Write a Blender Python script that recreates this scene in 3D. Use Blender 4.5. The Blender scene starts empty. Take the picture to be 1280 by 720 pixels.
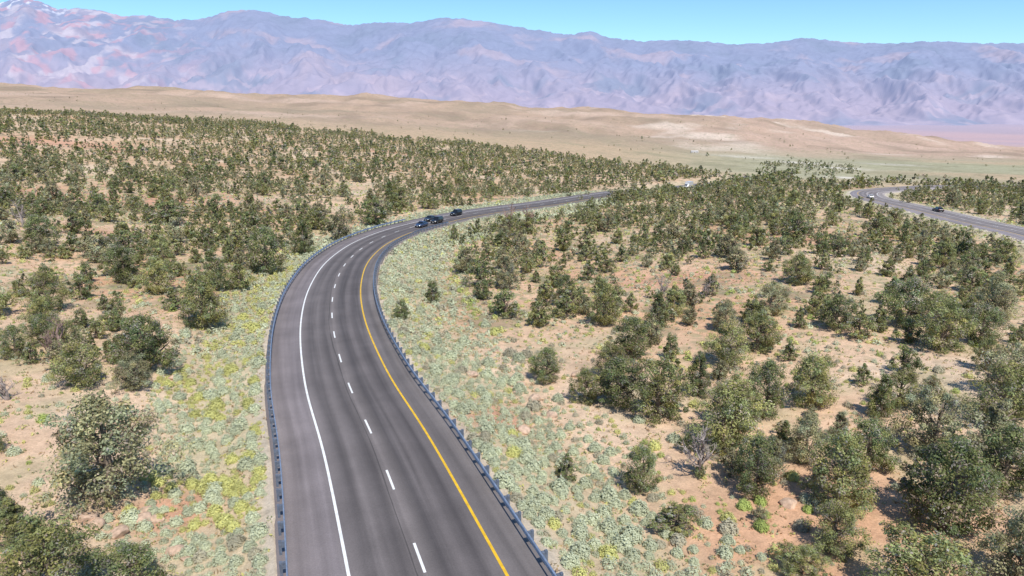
import bpy, math, random, numpy as np
from mathutils import Vector, Matrix
rng = np.random.default_rng(7); random.seed(7)
C = bpy.context.scene.collection
TH = math.radians(15.84); FPX = 853.0; HC = 22.0
cT, sT = math.cos(TH), math.sin(TH)
SUN_EL, SUN_AZ = math.radians(56), math.radians(158)

# ------------------------------------------------------------ materials
def mat(name):
    m = bpy.data.materials.new(name); m.use_nodes = True
    nt = m.node_tree; b = nt.nodes['Principled BSDF']
    return m, nt, b
def N(nt, t, **kw):
    n = nt.nodes.new(t)
    for k, v in kw.items(): setattr(n, k, v)
    return n
def plain(name, col, rough=.6, metal=0., vary=.0, scale=8., spec=.4):
    m, nt, b = mat(name)
    b.inputs['Roughness'].default_value = rough; b.inputs['Metallic'].default_value = metal
    b.inputs['Specular IOR Level'].default_value = spec
    if vary > 0:
        no = N(nt, 'ShaderNodeTexNoise'); no.inputs['Scale'].default_value = scale; no.inputs['Detail'].default_value = 6
        g = N(nt, 'ShaderNodeNewGeometry'); nt.links.new(g.outputs['Position'], no.inputs['Vector'])
        r = N(nt, 'ShaderNodeValToRGB')
        r.color_ramp.elements[0].position = .3; r.color_ramp.elements[1].position = .7
        r.color_ramp.elements[0].color = [c*(1-vary) for c in col]+[1]
        r.color_ramp.elements[1].color = [min(1, c*(1+vary)) for c in col]+[1]
        nt.links.new(no.outputs['Fac'], r.inputs['Fac']); nt.links.new(r.outputs['Color'], b.inputs['Base Color'])
    else:
        b.inputs['Base Color'].default_value = list(col)+[1]
    return m
def math_n(nt, op, a, b=None, clamp=False):
    n = N(nt, 'ShaderNodeMath', operation=op); n.use_clamp = clamp
    for i, v in enumerate((a, b)):
        if v is None: continue
        if isinstance(v, (int, float)): n.inputs[i].default_value = v
        else: nt.links.new(v, n.inputs[i])
    return n.outputs[0]
def mixc(nt, fac, a, b, blend='MIX'):
    n = N(nt, 'ShaderNodeMix', data_type='RGBA', blend_type=blend)
    if isinstance(fac, (int, float)): n.inputs[0].default_value = fac
    else: nt.links.new(fac, n.inputs[0])
    for i, v in ((6, a), (7, b)):
        if isinstance(v, (tuple, list)): n.inputs[i].default_value = list(v)[:3]+[1]
        else: nt.links.new(v, n.inputs[i])
    return n.outputs[2]
def foliage_mat(name, lo=.8, hi=1.2, transl=.25):
    m, nt, b = mat(name)
    at = N(nt, 'ShaderNodeAttribute', attribute_name='Col')
    oi = N(nt, 'ShaderNodeObjectInfo')
    mr = N(nt, 'ShaderNodeMapRange'); mr.inputs['To Min'].default_value = lo; mr.inputs['To Max'].default_value = hi
    nt.links.new(oi.outputs['Random'], mr.inputs['Value'])
    hs = N(nt, 'ShaderNodeHueSaturation'); nt.links.new(at.outputs['Color'], hs.inputs['Color']); nt.links.new(mr.outputs[0], hs.inputs['Value'])
    df = N(nt, 'ShaderNodeBsdfDiffuse'); nt.links.new(hs.outputs['Color'], df.inputs['Color'])
    tr = N(nt, 'ShaderNodeBsdfTranslucent'); nt.links.new(hs.outputs['Color'], tr.inputs['Color'])
    mx = N(nt, 'ShaderNodeMixShader'); mx.inputs[0].default_value = transl
    nt.links.new(df.outputs[0], mx.inputs[1]); nt.links.new(tr.outputs[0], mx.inputs[2])
    nt.links.new(mx.outputs[0], nt.nodes['Material Output'].inputs['Surface']); nt.nodes.remove(b)
    return m
M_FOL = foliage_mat('juniper_foliage', .82, 1.18, .36); M_SAGE = foliage_mat('sage_foliage', .88, 1.15, .25)
M_BARK = plain('bark', (.20, .155, .12), .9, vary=.35, scale=6, spec=.1)
M_DEAD = plain('dead_wood', (.32, .27, .245), .9, vary=.3, scale=5, spec=.1)
M_RUST = plain('dead_twigs', (.31, .215, .18), .9, vary=.3, scale=5, spec=.1)
M_ROCK = plain('rock', (.50, .355, .26), .9, vary=.35, scale=3, spec=.15)
M_STEEL = plain('galvanised_steel', (.34, .40, .50), .45, .5, vary=.2, scale=3)
M_POST = plain('guardrail_post', (.12, .14, .18), .7, vary=.3, scale=5)
M_WHITE = plain('white_road_paint', (.78, .77, .74), .6, vary=.15, scale=2.5)
M_YELLOW = plain('yellow_road_paint', (.72, .43, .02), .6, vary=.18, scale=2.5)
M_GLASS = plain('car_glass', (.012, .015, .02), .08, spec=.6)
M_TYRE = plain('tyre_rubber', (.015, .015, .016), .85, spec=.2)
M_RIM = plain('alloy_rim', (.45, .45, .47), .3, .9)
M_LAMP = plain('lamp_lens', (.75, .77, .8), .1, spec=.7)
M_TAIL = plain('tail_lens', (.35, .01, .01), .2)
M_TRIM = plain('black_trim', (.02, .02, .022), .5)
M_PLATE = plain('plate', (.7, .7, .7), .5)

# ------------------------------------------------------------ mesh helpers
def set_mesh(me, V, F):
    V = np.asarray(V, np.float32); F = np.asarray(F, np.int32); k = F.shape[1]
    me.vertices.add(len(V)); me.vertices.foreach_set('co', V.ravel())
    me.loops.add(F.size); me.loops.foreach_set('vertex_index', F.ravel())
    me.polygons.add(len(F)); me.polygons.foreach_set('loop_start', np.arange(len(F), dtype=np.int32)*k)
    me.update(calc_edges=True)
def add_col(me, col):
    a = me.attributes.new('Col', 'FLOAT_COLOR', 'POINT')
    col = np.asarray(col, np.float32)
    if col.shape[1] == 3: col = np.concatenate([col, np.ones((len(col), 1), np.float32)], 1)
    a.data.foreach_set('color', col.ravel())
def mesh_np(name, V, F, m, col=None, smooth=False):
    me = bpy.data.meshes.new(name); set_mesh(me, V, F)
    if col is not None: add_col(me, col)
    me.materials.append(m)
    if smooth: me.polygons.foreach_set('use_smooth', np.ones(len(F), bool))
    me.validate(); return me
def mesh_py(name, V, F, m, smooth=False):
    me = bpy.data.meshes.new(name); me.from_pydata([tuple(v) for v in V], [], [tuple(f) for f in F]); me.update()
    me.materials.append(m)
    if smooth:
        for p in me.polygons: p.use_smooth = True
    return me
def link(name, me, parent=None):
    o = bpy.data.objects.new(name, me); C.objects.link(o)
    if parent: o.parent = parent
    return o
def empty(name, loc=(0, 0, 0)):
    o = bpy.data.objects.new(name, None); o.empty_display_size = .3; C.objects.link(o); o.location = loc; return o
def tag(o, label=None, cat=None, group=None, kind=None):
    if label: o['label'] = label
    if cat: o['category'] = cat
    if group: o['group'] = group
    if kind: o['kind'] = kind
    return o
class MB:
    def __init__(s): s.V = []; s.F = []
    def add(s, V, F):
        n = len(s.V); s.V += [tuple(v) for v in V]; s.F += [tuple(i+n for i in f) for f in F]; return s
    def box(s, c, d):
        x, y, z = c; a, b, e = d[0]/2, d[1]/2, d[2]/2
        V = [(x+i*a, y+j*b, z+k*e) for k in (-1, 1) for j in (-1, 1) for i in (-1, 1)]
        return s.add(V, [(0, 2, 3, 1), (4, 5, 7, 6), (0, 1, 5, 4), (2, 6, 7, 3), (0, 4, 6, 2), (1, 3, 7, 5)])
    def tube(s, P, R, n=6):
        V = []; F = []
        for i, (p, r) in enumerate(zip(P, R)):
            p = Vector(p); q = Vector(P[min(i+1, len(P)-1)])-Vector(P[max(i-1, 0)])
            q.normalize(); u = q.cross(Vector((.3, .9, .2))).normalized(); w = q.cross(u)
            for k in range(n):
                a = 2*math.pi*k/n; V.append(p+u*(r*math.cos(a))+w*(r*math.sin(a)))
        for i in range(len(P)-1):
            for k in range(n):
                F.append((i*n+k, i*n+(k+1) % n, (i+1)*n+(k+1) % n, (i+1)*n+k))
        F.append(tuple(range(n-1, -1, -1))); F.append(tuple((len(P)-1)*n+k for k in range(n)))
        return s.add(V, F)
    def mesh(s, name, m, smooth=False): return mesh_py(name, s.V, s.F, m, smooth)
    def build(s, name, m, parent=None, smooth=False): return link(name, s.mesh(name, m, smooth), parent)

# ------------------------------------------------------------ noise
def _h(ix, iy, seed):
    n = (ix.astype(np.int64)*374761393 + iy.astype(np.int64)*668265263 + seed*144269504) & 0xffffffff
    n = ((n ^ (n >> 13))*1274126177) & 0xffffffff
    n = n ^ (n >> 16)
    return (n & 0xffffff)/float(0x1000000)
def perlin(x, y, seed=0):
    x = np.asarray(x, float); y = np.asarray(y, float)
    ix = np.floor(x); iy = np.floor(y); fx = x-ix; fy = y-iy
    ux = fx*fx*fx*(fx*(fx*6-15)+10); uy = fy*fy*fy*(fy*(fy*6-15)+10)
    def g(dx, dy):
        a = 2*np.pi*_h(ix+dx, iy+dy, seed); return np.cos(a)*(fx-dx)+np.sin(a)*(fy-dy)
    a = g(0, 0)*(1-ux)+g(1, 0)*ux; b = g(0, 1)*(1-ux)+g(1, 1)*ux
    return (a*(1-uy)+b*uy)*1.5
def fbm(x, y, seed=0, o=4, gain=.5):
    s = 0; a = 1; t = 0
    for i in range(o):
        s = s+a*perlin(x*2**i+i*17.3, y*2**i-i*9.1, seed+i*7); t += a; a *= gain
    return s/t
def ss(x, a, b):
    t = np.clip((x-a)/(b-a), 0, 1); return t*t*(3-2*t)

# ------------------------------------------------------------ projection
def dv(v): return math.tan(TH+math.atan((v-360)/FPX))
def proj(x, y, z):
    p = z-HC; dep = y*cT-p*sT
    return 640+FPX*x/dep, 360-FPX*(y*sT+p*cT)/dep, dep

# ------------------------------------------------------------ terrain
def zk(y, z): return (y, -z/y)
def vk(y, v): return (y, dv(v)-HC/y)
floor_ = [zk(6500, -440), zk(10000, -580), zk(20000, -740), zk(70000, -800)]
def near(k, k2=None): return [(2, k), (60, k), (120, k2 or k)]
cols = [
 (-1.3, near(.005, .008)+[(200, .012), (300, .005), (450, -.02), (650, -.03), (1000, -.02), (1500, -.02), (2500, -.025), (3500, -.03)]+floor_),
 (-.72, near(.026, .03)+[vk(200, 245), vk(300, 205), vk(450, 160), vk(650, 138), vk(1000, 143), vk(1500, 133), vk(2500, 115), vk(3500, 106)]+floor_),
 (-.383, near(.046)+[vk(200, 257), vk(300, 222), vk(450, 187), vk(650, 162), vk(800, 151), vk(1200, 152), vk(2000, 137), vk(3000, 122), vk(4000, 116)]+floor_),
 (0., near(.062)+[vk(200, 270), vk(300, 238), vk(450, 212), vk(650, 193), vk(900, 180), vk(1300, 172), vk(2000, 156), vk(3000, 138), vk(4000, 132)]+floor_),
 (.237, near(.062)+[vk(200, 270), vk(300, 240), vk(450, 220), vk(650, 207), vk(900, 198), vk(1300, 190), vk(1800, 172), vk(2500, 148), vk(2900, 140)]+floor_),
 (.406, near(.062)+[vk(200, 270), vk(300, 240), vk(450, 223), vk(650, 212), vk(900, 203), vk(1300, 197), vk(1800, 185), vk(2500, 163), vk(3000, 151)]+floor_),
 (.72, near(.062)+[vk(200, 270), vk(300, 242), vk(450, 228), vk(650, 217), vk(900, 210), vk(1300, 203), vk(1800, 198), vk(2500, 194), vk(3000, 191), zk(5000, -390)]+floor_),
 (1.3, near(.062)+[vk(200, 270), vk(300, 242), vk(450, 228), vk(650, 217), vk(900, 210), vk(1300, 203), vk(1800, 199), vk(2500, 196), vk(3000, 194), zk(5000, -390)]+floor_),
]
NA, NL = 161, 500
GA = np.linspace(-1.7, 1.7, NA); GL = np.linspace(math.log(2), math.log(70000), NL)
K1 = np.array([np.interp(GL, np.log([p[0] for p in c[1]]), [p[1] for p in c[1]]) for c in cols])
KG = np.array([np.interp(GA, [c[0] for c in cols], K1[:, j]) for j in range(NL)]).T
def blur(A, ax, w):
    k = np.hanning(w+2)[1:-1]; k /= k.sum(); p = w//2
    pad = [(0, 0), (0, 0)]; pad[ax] = (p, p)
    B = np.pad(A, pad, mode='edge')
    return np.apply_along_axis(lambda r: np.convolve(r, k, 'valid'), ax, B)
KG = blur(blur(KG, 0, 15), 1, 15)
def T0(x, y):
    yy = np.maximum(y, 2.01); a = np.clip(x/yy, -1.69, 1.69)
    fa = (a-GA[0])/(GA[1]-GA[0]); fl = (np.log(yy)-GL[0])/(GL[1]-GL[0])
    i = np.clip(fa.astype(int), 0, NA-2); j = np.clip(fl.astype(int), 0, NL-2); fa = fa-i; fl = fl-j
    k = (KG[i, j]*(1-fa)+KG[i+1, j]*fa)*(1-fl)+(KG[i, j+1]*(1-fa)+KG[i+1, j+1]*fa)*fl
    z = -k*yy
    z = z+.9*fbm(x/55, y/55, 3, 3)*ss(yy, 20, 90)*(1-ss(yy, 1200, 2000))+.16*fbm(x/7, y/7, 5, 2)*(1-ss(yy, 150, 300))
    far = ss(yy, 900, 1800)*(1-ss(yy, 4500, 6500))
    z = z+far*(yy*.011)*fbm(x/520, y/620, 11, 5, .5)+far*yy*.009*(.45-np.abs(perlin(x/240+.5*perlin(x/500, y/500, 8), y/520, 13)))+far*yy*.0034*(.45-np.abs(perlin(x/80+.4*perlin(x/150, y/150, 9), y/240, 15)))
    z = z+ss(yy, 250, 420)*(1-ss(yy, 800, 1100))*3.0*fbm(x/120, y/120, 21, 3)
    return z

# ------------------------------------------------------------ roads
def catmull(P, step=1.0):
    P = np.array(P, float); P = np.vstack([2*P[0]-P[1], P, 2*P[-1]-P[-2]]); out = []
    for i in range(1, len(P)-2):
        p0, p1, p2, p3 = P[i-1:i+3]
        for t in np.linspace(0, 1, 30, endpoint=False):
            out.append(.5*((2*p1)+(-p0+p2)*t+(2*p0-5*p1+4*p2-p3)*t*t+(-p0+3*p1-3*p2+p3)*t**3))
    out = np.array(out+[P[-2]])
    d = np.r_[0, np.cumsum(np.hypot(*np.diff(out, axis=0).T))]
    s = np.arange(0, d[-1], step)
    Q = np.c_[np.interp(s, d, out[:, 0]), np.interp(s, d, out[:, 1])]
    k = np.hanning(23)[1:-1]; k /= k.sum()
    for ax in (0, 1):
        e = np.r_[2*Q[0, ax]-Q[10:0:-1, ax], Q[:, ax], 2*Q[-1, ax]-Q[-2:-12:-1, ax]]
        Q[:, ax] = np.convolve(e, k, 'valid')
    return Q
class Road: pass
def make_road(P, L, R, zf, slope, drop):
    r = Road(); r.Q = catmull(P); r.L = L; r.R = R
    t = np.gradient(r.Q, axis=0); t /= np.hypot(t[:, 0], t[:, 1])[:, None]; r.t = t
    r.n = np.c_[t[:, 1], -t[:, 0]]       # to the right of travel away from the camera
    r.z = zf(r.Q[:, 0], r.Q[:, 1]); r.slope = slope; r.drop = drop
    return r
def main_z(x, y):
    nat = np.convolve(np.pad(T0(x, y), 20, mode='edge'), np.ones(41)/41, 'valid')-1.2
    w = ss(y, 282, 335); return -.062*y*(1-w)+nat*w
main = make_road([(4.7, 4), (2.7, 9.7), (-.84, 19.7), (-4.4, 29.7), (-8.14, 40.2), (-11.3, 48.7), (-14.66, 56.8), (-20.3, 73.5), (-24, 86.7), (-27.1, 100.4),
   (-30.1, 119.4), (-31.0, 138), (-30.1, 152), (-27.6, 165.8), (-23.6, 178), (-15.4, 198), (-5, 215), (11, 236), (39.7, 280), (60, 308), (94, 356), (135, 412), (170, 480)],
   -7.2, 6.3, main_z, .28, 2.0)
side = make_road([(104, 110), (115, 135), (122, 158), (128, 188), (132, 215), (136, 240), (142.5, 268), (152, 292), (168, 316), (193, 338), (234, 362), (292, 390)],
   -6.5, 6.5, lambda x, y: np.convolve(np.pad(T0(x, y), 15, mode='edge'), np.ones(31)/31, 'valid')+.25, .12, .4)
def rdist(r, x, y):
    x = np.atleast_1d(x).astype(float); y = np.atleast_1d(y).astype(float)
    off = np.full(x.shape, 1e6); zz = np.zeros(x.shape); idx = np.zeros(x.shape, int)
    w = np.where((y < 620) & (np.abs(x) < 420))[0]
    for c in range(0, len(w), 20000):
        q = w[c:c+20000]
        d = (x[q, None]-r.Q[None, :, 0])**2+(y[q, None]-r.Q[None, :, 1])**2
        i = d.argmin(1); m = np.sqrt(d[np.arange(len(q)), i])
        sg = np.sign((x[q]-r.Q[i, 0])*r.n[i, 0]+(y[q]-r.Q[i, 1])*r.n[i, 1])
        off[q] = m*np.where(sg == 0, 1, sg); zz[q] = r.z[i]; idx[q] = i
    return off, zz, idx
def edge_e(r, off): return np.maximum(np.maximum(r.L-off, off-r.R), 0)
def Z(x, y, want=False):
    x = np.atleast_1d(np.asarray(x, float)); y = np.atleast_1d(np.asarray(y, float))
    z = T0(x, y); E = []
    for r in (main, side):
        off, zr, _ = rdist(r, x, y); e = edge_e(r, off)
        df = 1-ss(y, 175, 260)
        sl = .05+(r.slope-.05)*df if r is main else r.slope
        sh = zr-.06-sl*np.minimum(e, 9)+.12*fbm(x/3, y/3, 31, 2)*ss(e, 1, 4)
        sh = np.where(e < .05, zr-.4, sh)
        nat = z-(r.drop*df if r is main else r.drop)*(1-ss(e, 20, 70))
        w = ss(e, 2, 12); z = np.where(off < 9e5, sh*(1-w)+nat*w, z); E.append((off, e))
    return (z, E) if want else z
def ray(u, v, ymax=9000):
    t = (v-360)/FPX; d = dv(v); ax = ((u-640)/FPX)/(cT-t*sT)
    ys = np.geomspace(8, ymax, 900); zz = Z(ax*ys, ys); h = (HC-d*ys) <= zz
    i = int(np.argmax(h)) if h.any() else len(ys)-1
    i = max(i, 1); ys = np.linspace(ys[i-1], ys[i], 24); zz = Z(ax*ys, ys); h = (HC-d*ys) <= zz
    j = int(np.argmax(h)) if h.any() else 23
    return float(ax*ys[j]), float(ys[j]), float(zz[j])

# ------------------------------------------------------------ ground sheet
na, nl = 430, 1000
aa = np.linspace(-1.6, 1.6, na); ly = np.geomspace(4, 60000, nl)
A, Y = np.meshgrid(aa, ly, indexing='ij'); X = A*Y
x = X.ravel(); y = Y.ravel(); z, E = Z(x, y, True)
V = np.c_[x, y, z]
I = (np.arange(na-1)[:, None]*nl+np.arange(nl-1)[None, :]).ravel()
F = np.c_[I, I+nl, I+nl+1, I+1]
def lerp(a, b, t): return a*(1-t[:, None])+np.array(b)[None, :]*t[:, None]
n1 = fbm(x/40, y/40, 41, 4); n2 = fbm(x/9, y/9, 43, 3); n3 = fbm(x/600, y/600, 47, 5)
col = np.tile(np.array([.63, .432, .29]), (len(x), 1))
col = lerp(col, (.58, .34, .21), ss(n1, -.02, .38)*.85); col = lerp(col, (.69, .53, .39), ss(-n1, .08, .45)*.8)
col = lerp(col, (.48, .41, .255), ss(n2, .04, .42)*.6)
eL = np.where(E[0][0] < 0, E[0][1], 1e6); eR = np.where(E[0][0] >= 0, E[0][1], 1e6)
verge = np.maximum(1-ss(eL, 5, 11), 1-ss(eR, 5, 12))*(E[0][0] < 9e5)
col = lerp(col, (.53, .45, .30), verge*.7)
col = lerp(col, (.52, .45, .37), (1-ss(E[0][1], .2, 1.8))*(E[0][0] < 9e5)*.8)
col = lerp(col, (.46, .43, .27), (1-ss(E[1][1], 2, 10))*(E[1][0] < 9e5)*.7)
col = lerp(col, (.60, .53, .45), (1-ss(E[1][1], .6, 2.6))*(E[1][0] < 9e5)*.85)
a_ = x/y
lim = np.interp(a_, [-.8, -.38, 0, .24, .42, .8], [720, 850, 760, 560, 430, 420])
grass = ss(y, lim*.75, lim*1.15)
gcol = np.tile(np.array([.52, .37, .245]), (len(x), 1)); gcol = lerp(gcol, (.40, .375, .25), ss(a_, .1, .4)*ss(n3+.25, -.2, .3))
gcol = lerp(gcol, (.29, .265, .165), ss(fbm(x/90, y/260, 46, 3), .05, .35)*ss(a_, -.1, .2)*.65)
col = col*(1-grass[:, None])+gcol*grass[:, None]
hil = ss(y, 1000, 1700)
n4 = fbm(x/150, y/400, 48, 4); n5 = fbm(x/330, y/500, 49, 4)
hcol = np.tile(np.array([.48, .335, .25]), (len(x), 1)); hcol = lerp(hcol, (.36, .275, .20), ss(n3, -.05, .35)*.95); hcol = lerp(hcol, (.58, .42, .335), ss(-n3, .05, .4)*.8)
hcol = lerp(hcol, (.55, .375, .30), ss(a_, .1, .4)*.6); hcol = lerp(hcol, (.28, .205, .155), ss(n4, -.04, .38)*.65); hcol = lerp(hcol, (.74, .60, .50), ss(n5, .14, .38)*ss(a_, -.1, .3)*.8)
col = col*(1-hil[:, None])+hcol*hil[:, None]
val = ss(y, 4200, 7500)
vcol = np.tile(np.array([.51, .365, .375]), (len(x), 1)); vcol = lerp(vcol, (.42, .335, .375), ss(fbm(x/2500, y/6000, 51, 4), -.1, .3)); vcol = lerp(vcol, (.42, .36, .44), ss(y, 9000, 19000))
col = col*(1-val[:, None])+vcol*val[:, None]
for (u, v, sx, sy, k_) in ((1043, 209, 22, 40, 1.8), (1000, 203, 30, 50, 1.0), (930, 196, 60, 70, .6), (1110, 205, 30, 60, .6), (1060, 222, 14, 16, 1.0)):
    px, py, pz = ray(u, v); g = np.exp(-(((x-px)/sx)**2+((y-py)/sy)**2)); col = lerp(col, (.78, .71, .63), np.clip(g*k_, 0, 1)*(.6+.4*ss(n2, -.3, .3)))
for (u, v, sx, sy) in ((190, 252, 24, 9), (130, 246, 18, 8), (260, 247, 16, 7), (60, 178, 60, 18), (330, 262, 8, 4), (480, 190, 40, 14), (30, 240, 18, 8), (120, 290, 14, 5), (215, 640, 3, 3), (620, 520, 3, 4), (1000, 296, 26, 12), (860, 350, 16, 6)):
    px, py, pz = ray(u, v); g = np.exp(-(((x-px)/sx)**2+((y-py)/sy)**2)); col = lerp(col, (.56, .30, .20), np.clip(g*1.3, 0, 1)*.85)
scrub = np.clip(.72+.9*n1, .28, 1)*ss(y, 25, 110)*(1-.35*ss(y, 1000, 2500))*(1-val)
col = np.c_[col, scrub]
gm, nt, b = mat('desert_ground')
at = N(nt, 'ShaderNodeAttribute', attribute_name='Col'); geo = N(nt, 'ShaderNodeNewGeometry')
def noise(scale, det=6, rough=.6):
    n = N(nt, 'ShaderNodeTexNoise'); n.inputs['Scale'].default_value = scale; n.inputs['Detail'].default_value = det; n.inputs['Roughness'].default_value = rough
    nt.links.new(geo.outputs['Position'], n.inputs['Vector']); return n.outputs['Fac']
def ramp(fac, stops):
    r = N(nt, 'ShaderNodeValToRGB')
    while len(r.color_ramp.elements) < len(stops): r.color_ramp.elements.new(.5)
    for e, (p, c) in zip(r.color_ramp.elements, stops):
        e.position = p; e.color = (c, c, c, 1) if isinstance(c, (int, float)) else list(c)+[1]
    nt.links.new(fac, r.inputs['Fac']); return r.outputs['Color']
c = mixc(nt, 1, at.outputs['Color'], ramp(noise(.9, 8, .7), [(.3, .74), (.5, 1.0), (.7, 1.2)]), 'MULTIPLY')
c = mixc(nt, 1, c, ramp(noise(7, 6, .75), [(.3, .72), (.55, 1.02), (.75, 1.2)]), 'MULTIPLY')
c = mixc(nt, 1, c, ramp(noise(.06, 5, .6), [(.3, .9), (.7, 1.12)]), 'MULTIPLY')
def speck(scale, nscale, k, gain, amt, colr):
    global c
    vo = N(nt, 'ShaderNodeTexVoronoi'); vo.inputs['Scale'].default_value = scale; nt.links.new(geo.outputs['Position'], vo.inputs['Vector'])
    mk = math_n(nt, 'SUBTRACT', math_n(nt, 'MULTIPLY', noise(nscale, 4), k), vo.outputs['Distance']); mk = math_n(nt, 'MULTIPLY', mk, gain, True)
    mk = math_n(nt, 'MULTIPLY', math_n(nt, 'MULTIPLY', mk, at.outputs['Alpha']), amt); c = mixc(nt, mk, c, colr)
speck(.42, .12, .76, 9, .85, (.26, .26, .145)); speck(.10, .02, .76, 7, .75, (.21, .19, .12)); speck(.9, .2, .76, 9, .6, (.36, .33, .195))
nt.links.new(c, b.inputs['Base Color']); b.inputs['Roughness'].default_value = .95; b.inputs['Specular IOR Level'].default_value = .1
bp = N(nt, 'ShaderNodeBump'); bp.inputs['Strength'].default_value = .6; bp.inputs['Distance'].default_value = .12
nt.links.new(noise(3.5, 8, .7), bp.inputs['Height']); nt.links.new(bp.outputs[0], b.inputs['Normal'])
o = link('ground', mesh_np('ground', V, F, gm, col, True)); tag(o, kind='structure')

# ------------------------------------------------------------ mountains
na, nl = 1200, 240
aa = np.linspace(-1.35, 1.35, na); tt = np.linspace(0, 1.15, nl)
A, T = np.meshgrid(aa, tt, indexing='ij'); Y = 17000+14000*T; X = A*Y; x = X.ravel(); y = Y.ravel(); t = T.ravel(); a_ = A.ravel()
cr = [(-640, 10), (-200, 8), (-60, 2), (0, 6), (30, 2), (50, -3), (75, 6), (90, 12), (110, 10), (140, 14), (170, 22), (200, 21), (230, 27), (260, 26), (300, 14), (330, 13), (365, 22), (390, 23), (440, 32), (480, 30), (520, 29), (560, 23), (590, 26), (640, 34), (690, 42), (715, 44), (735, 41), (760, 48), (800, 54), (835, 50), (860, 52), (905, 57), (950, 55), (1000, 49), (1040, 52), (1100, 56), (1140, 52), (1180, 54), (1280, 56), (1500, 60), (1900, 50)]
ca = [(u-640)/FPX/1.0395 for u, v in cr]; cz = [HC-31000*dv(v) for u, v in cr]
zc = np.interp(a_, ca, cz)
wx = x+900*perlin(x/5200, y/5200, 61)+260*perlin(x/1300, y/1300, 59); wy = y+900*perlin(x/5200, y/5200, 62)
r1 = 1-2*np.abs(perlin(wx/3600, wy/8200, 63)); r2 = 1-2*np.abs(perlin(wx/1500, wy/3200, 65)); r3 = 1-2*np.abs(perlin(wx/640, wy/1150, 67)); r4 = 1-2*np.abs(perlin(wx/270, wy/420, 69)); r5 = 1-2*np.abs(perlin(wx/125, wy/190, 68))
zf = -780.
p = np.clip(t, 0, 1)**1.15
env = np.sin(np.pi*np.clip(t, 0, 1)**.8)**.8
zz = zf+(zc-zf)*p+env*(470*(r1-.45)+240*(r2-.45)+108*(r3-.45)+46*(r4-.45)+16*(r5-.45))+ss(t, .05, .3)*(1-.6*ss(t, .9, 1))*22*r4
zz = zz+ss(t, .85, 1)*(65*fbm(x/1500, y/4000, 71, 4)+40*r3+28*r4)
zz = zz-ss(t, 1.0, 1.15)*1800
zz = np.where(t < .02, zf-40, zz)
V = np.c_[x, y, zz]
I = (np.arange(na-1)[:, None]*nl+np.arange(nl-1)[None, :]).ravel(); F = np.c_[I, I+nl, I+nl+1, I+1]
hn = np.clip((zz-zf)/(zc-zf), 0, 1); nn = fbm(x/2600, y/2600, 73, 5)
col = np.tile(np.array([.42, .325, .365]), (len(x), 1)); col = lerp(col, (.25, .27, .36), ss(hn, .12, .7))  # rock colours tinted blue-violet, painting distance haze into them
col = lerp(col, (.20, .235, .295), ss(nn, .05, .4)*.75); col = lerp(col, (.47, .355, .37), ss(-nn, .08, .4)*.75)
lf = 1-ss(a_, -.60, -.36)
col = lerp(col, (.68, .56, .55), lf*ss(fbm(x/800, y/1000, 77, 4), .04, .30)*.7); col = lerp(col, (.60, .31, .31), lf*ss(fbm(x/700, y/900, 79, 3), .08, .32)*.75)
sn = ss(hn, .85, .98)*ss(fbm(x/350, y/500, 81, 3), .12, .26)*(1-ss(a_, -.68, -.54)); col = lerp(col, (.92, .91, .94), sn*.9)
col = lerp(col, (.53, .40, .42), ss(fbm(x/900, y/700, 83, 4), .10, .33)*(1-ss(hn, .2, .55))*.75)
mm, nt, b = mat('mountain_rock_painted_haze')
at = N(nt, 'ShaderNodeAttribute', attribute_name='Col'); geo = N(nt, 'ShaderNodeNewGeometry')
c = mixc(nt, 1, at.outputs['Color'], ramp(noise(.0018, 10, .72), [(.3, .82), (.5, 1), (.7, 1.14)]), 'MULTIPLY')
nt.links.new(c, b.inputs['Base Color']); b.inputs['Roughness'].default_value = 1; b.inputs['Specular IOR Level'].default_value = 0
em_ = N(nt, 'ShaderNodeEmission'); em_.inputs['Color'].default_value = (.37, .47, .80, 1); em_.inputs['Strength'].default_value = 1.0     # distance haze painted as an even glow in the mountain material
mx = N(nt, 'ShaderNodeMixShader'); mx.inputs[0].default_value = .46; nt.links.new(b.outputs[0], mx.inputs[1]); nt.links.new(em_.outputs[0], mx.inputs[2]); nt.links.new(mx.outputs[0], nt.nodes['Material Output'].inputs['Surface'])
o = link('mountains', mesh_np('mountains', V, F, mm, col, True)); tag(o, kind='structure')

# ------------------------------------------------------------ road meshes
def strip(r, offs, zo, i0, i1, uv=True):
    idx = np.arange(i0, i1); V = []; UV = []
    for o_, dz in zip(offs, zo):
        q = r.Q[idx]+r.n[idx]*o_
        V.append(np.c_[q, r.z[idx]+dz]); UV.append(np.c_[np.full(len(idx), o_), idx.astype(float)])
    V = np.stack(V, 1).reshape(-1, 3); UV = np.stack(UV, 1).reshape(-1, 2); k = len(offs)
    I = (np.arange(len(idx)-1)[:, None]*k+np.arange(k-1)[None, :]).ravel(); F = np.c_[I, I+1, I+k+1, I+k]
    return V, F, UV
def road_obj(name, r, offs, zo, m):
    V, F, UV = strip(r, offs, zo, 0, len(r.Q)); me = mesh_np(name, V, F, m)
    ul = me.uv_layers.new(name='RoadUV'); li = np.empty(len(me.loops), np.int32); me.loops.foreach_get('vertex_index', li)
    ul.data.foreach_set('uv', UV[li].astype(np.float32).ravel()); o = link(name, me); tag(o, kind='structure'); return o
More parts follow.
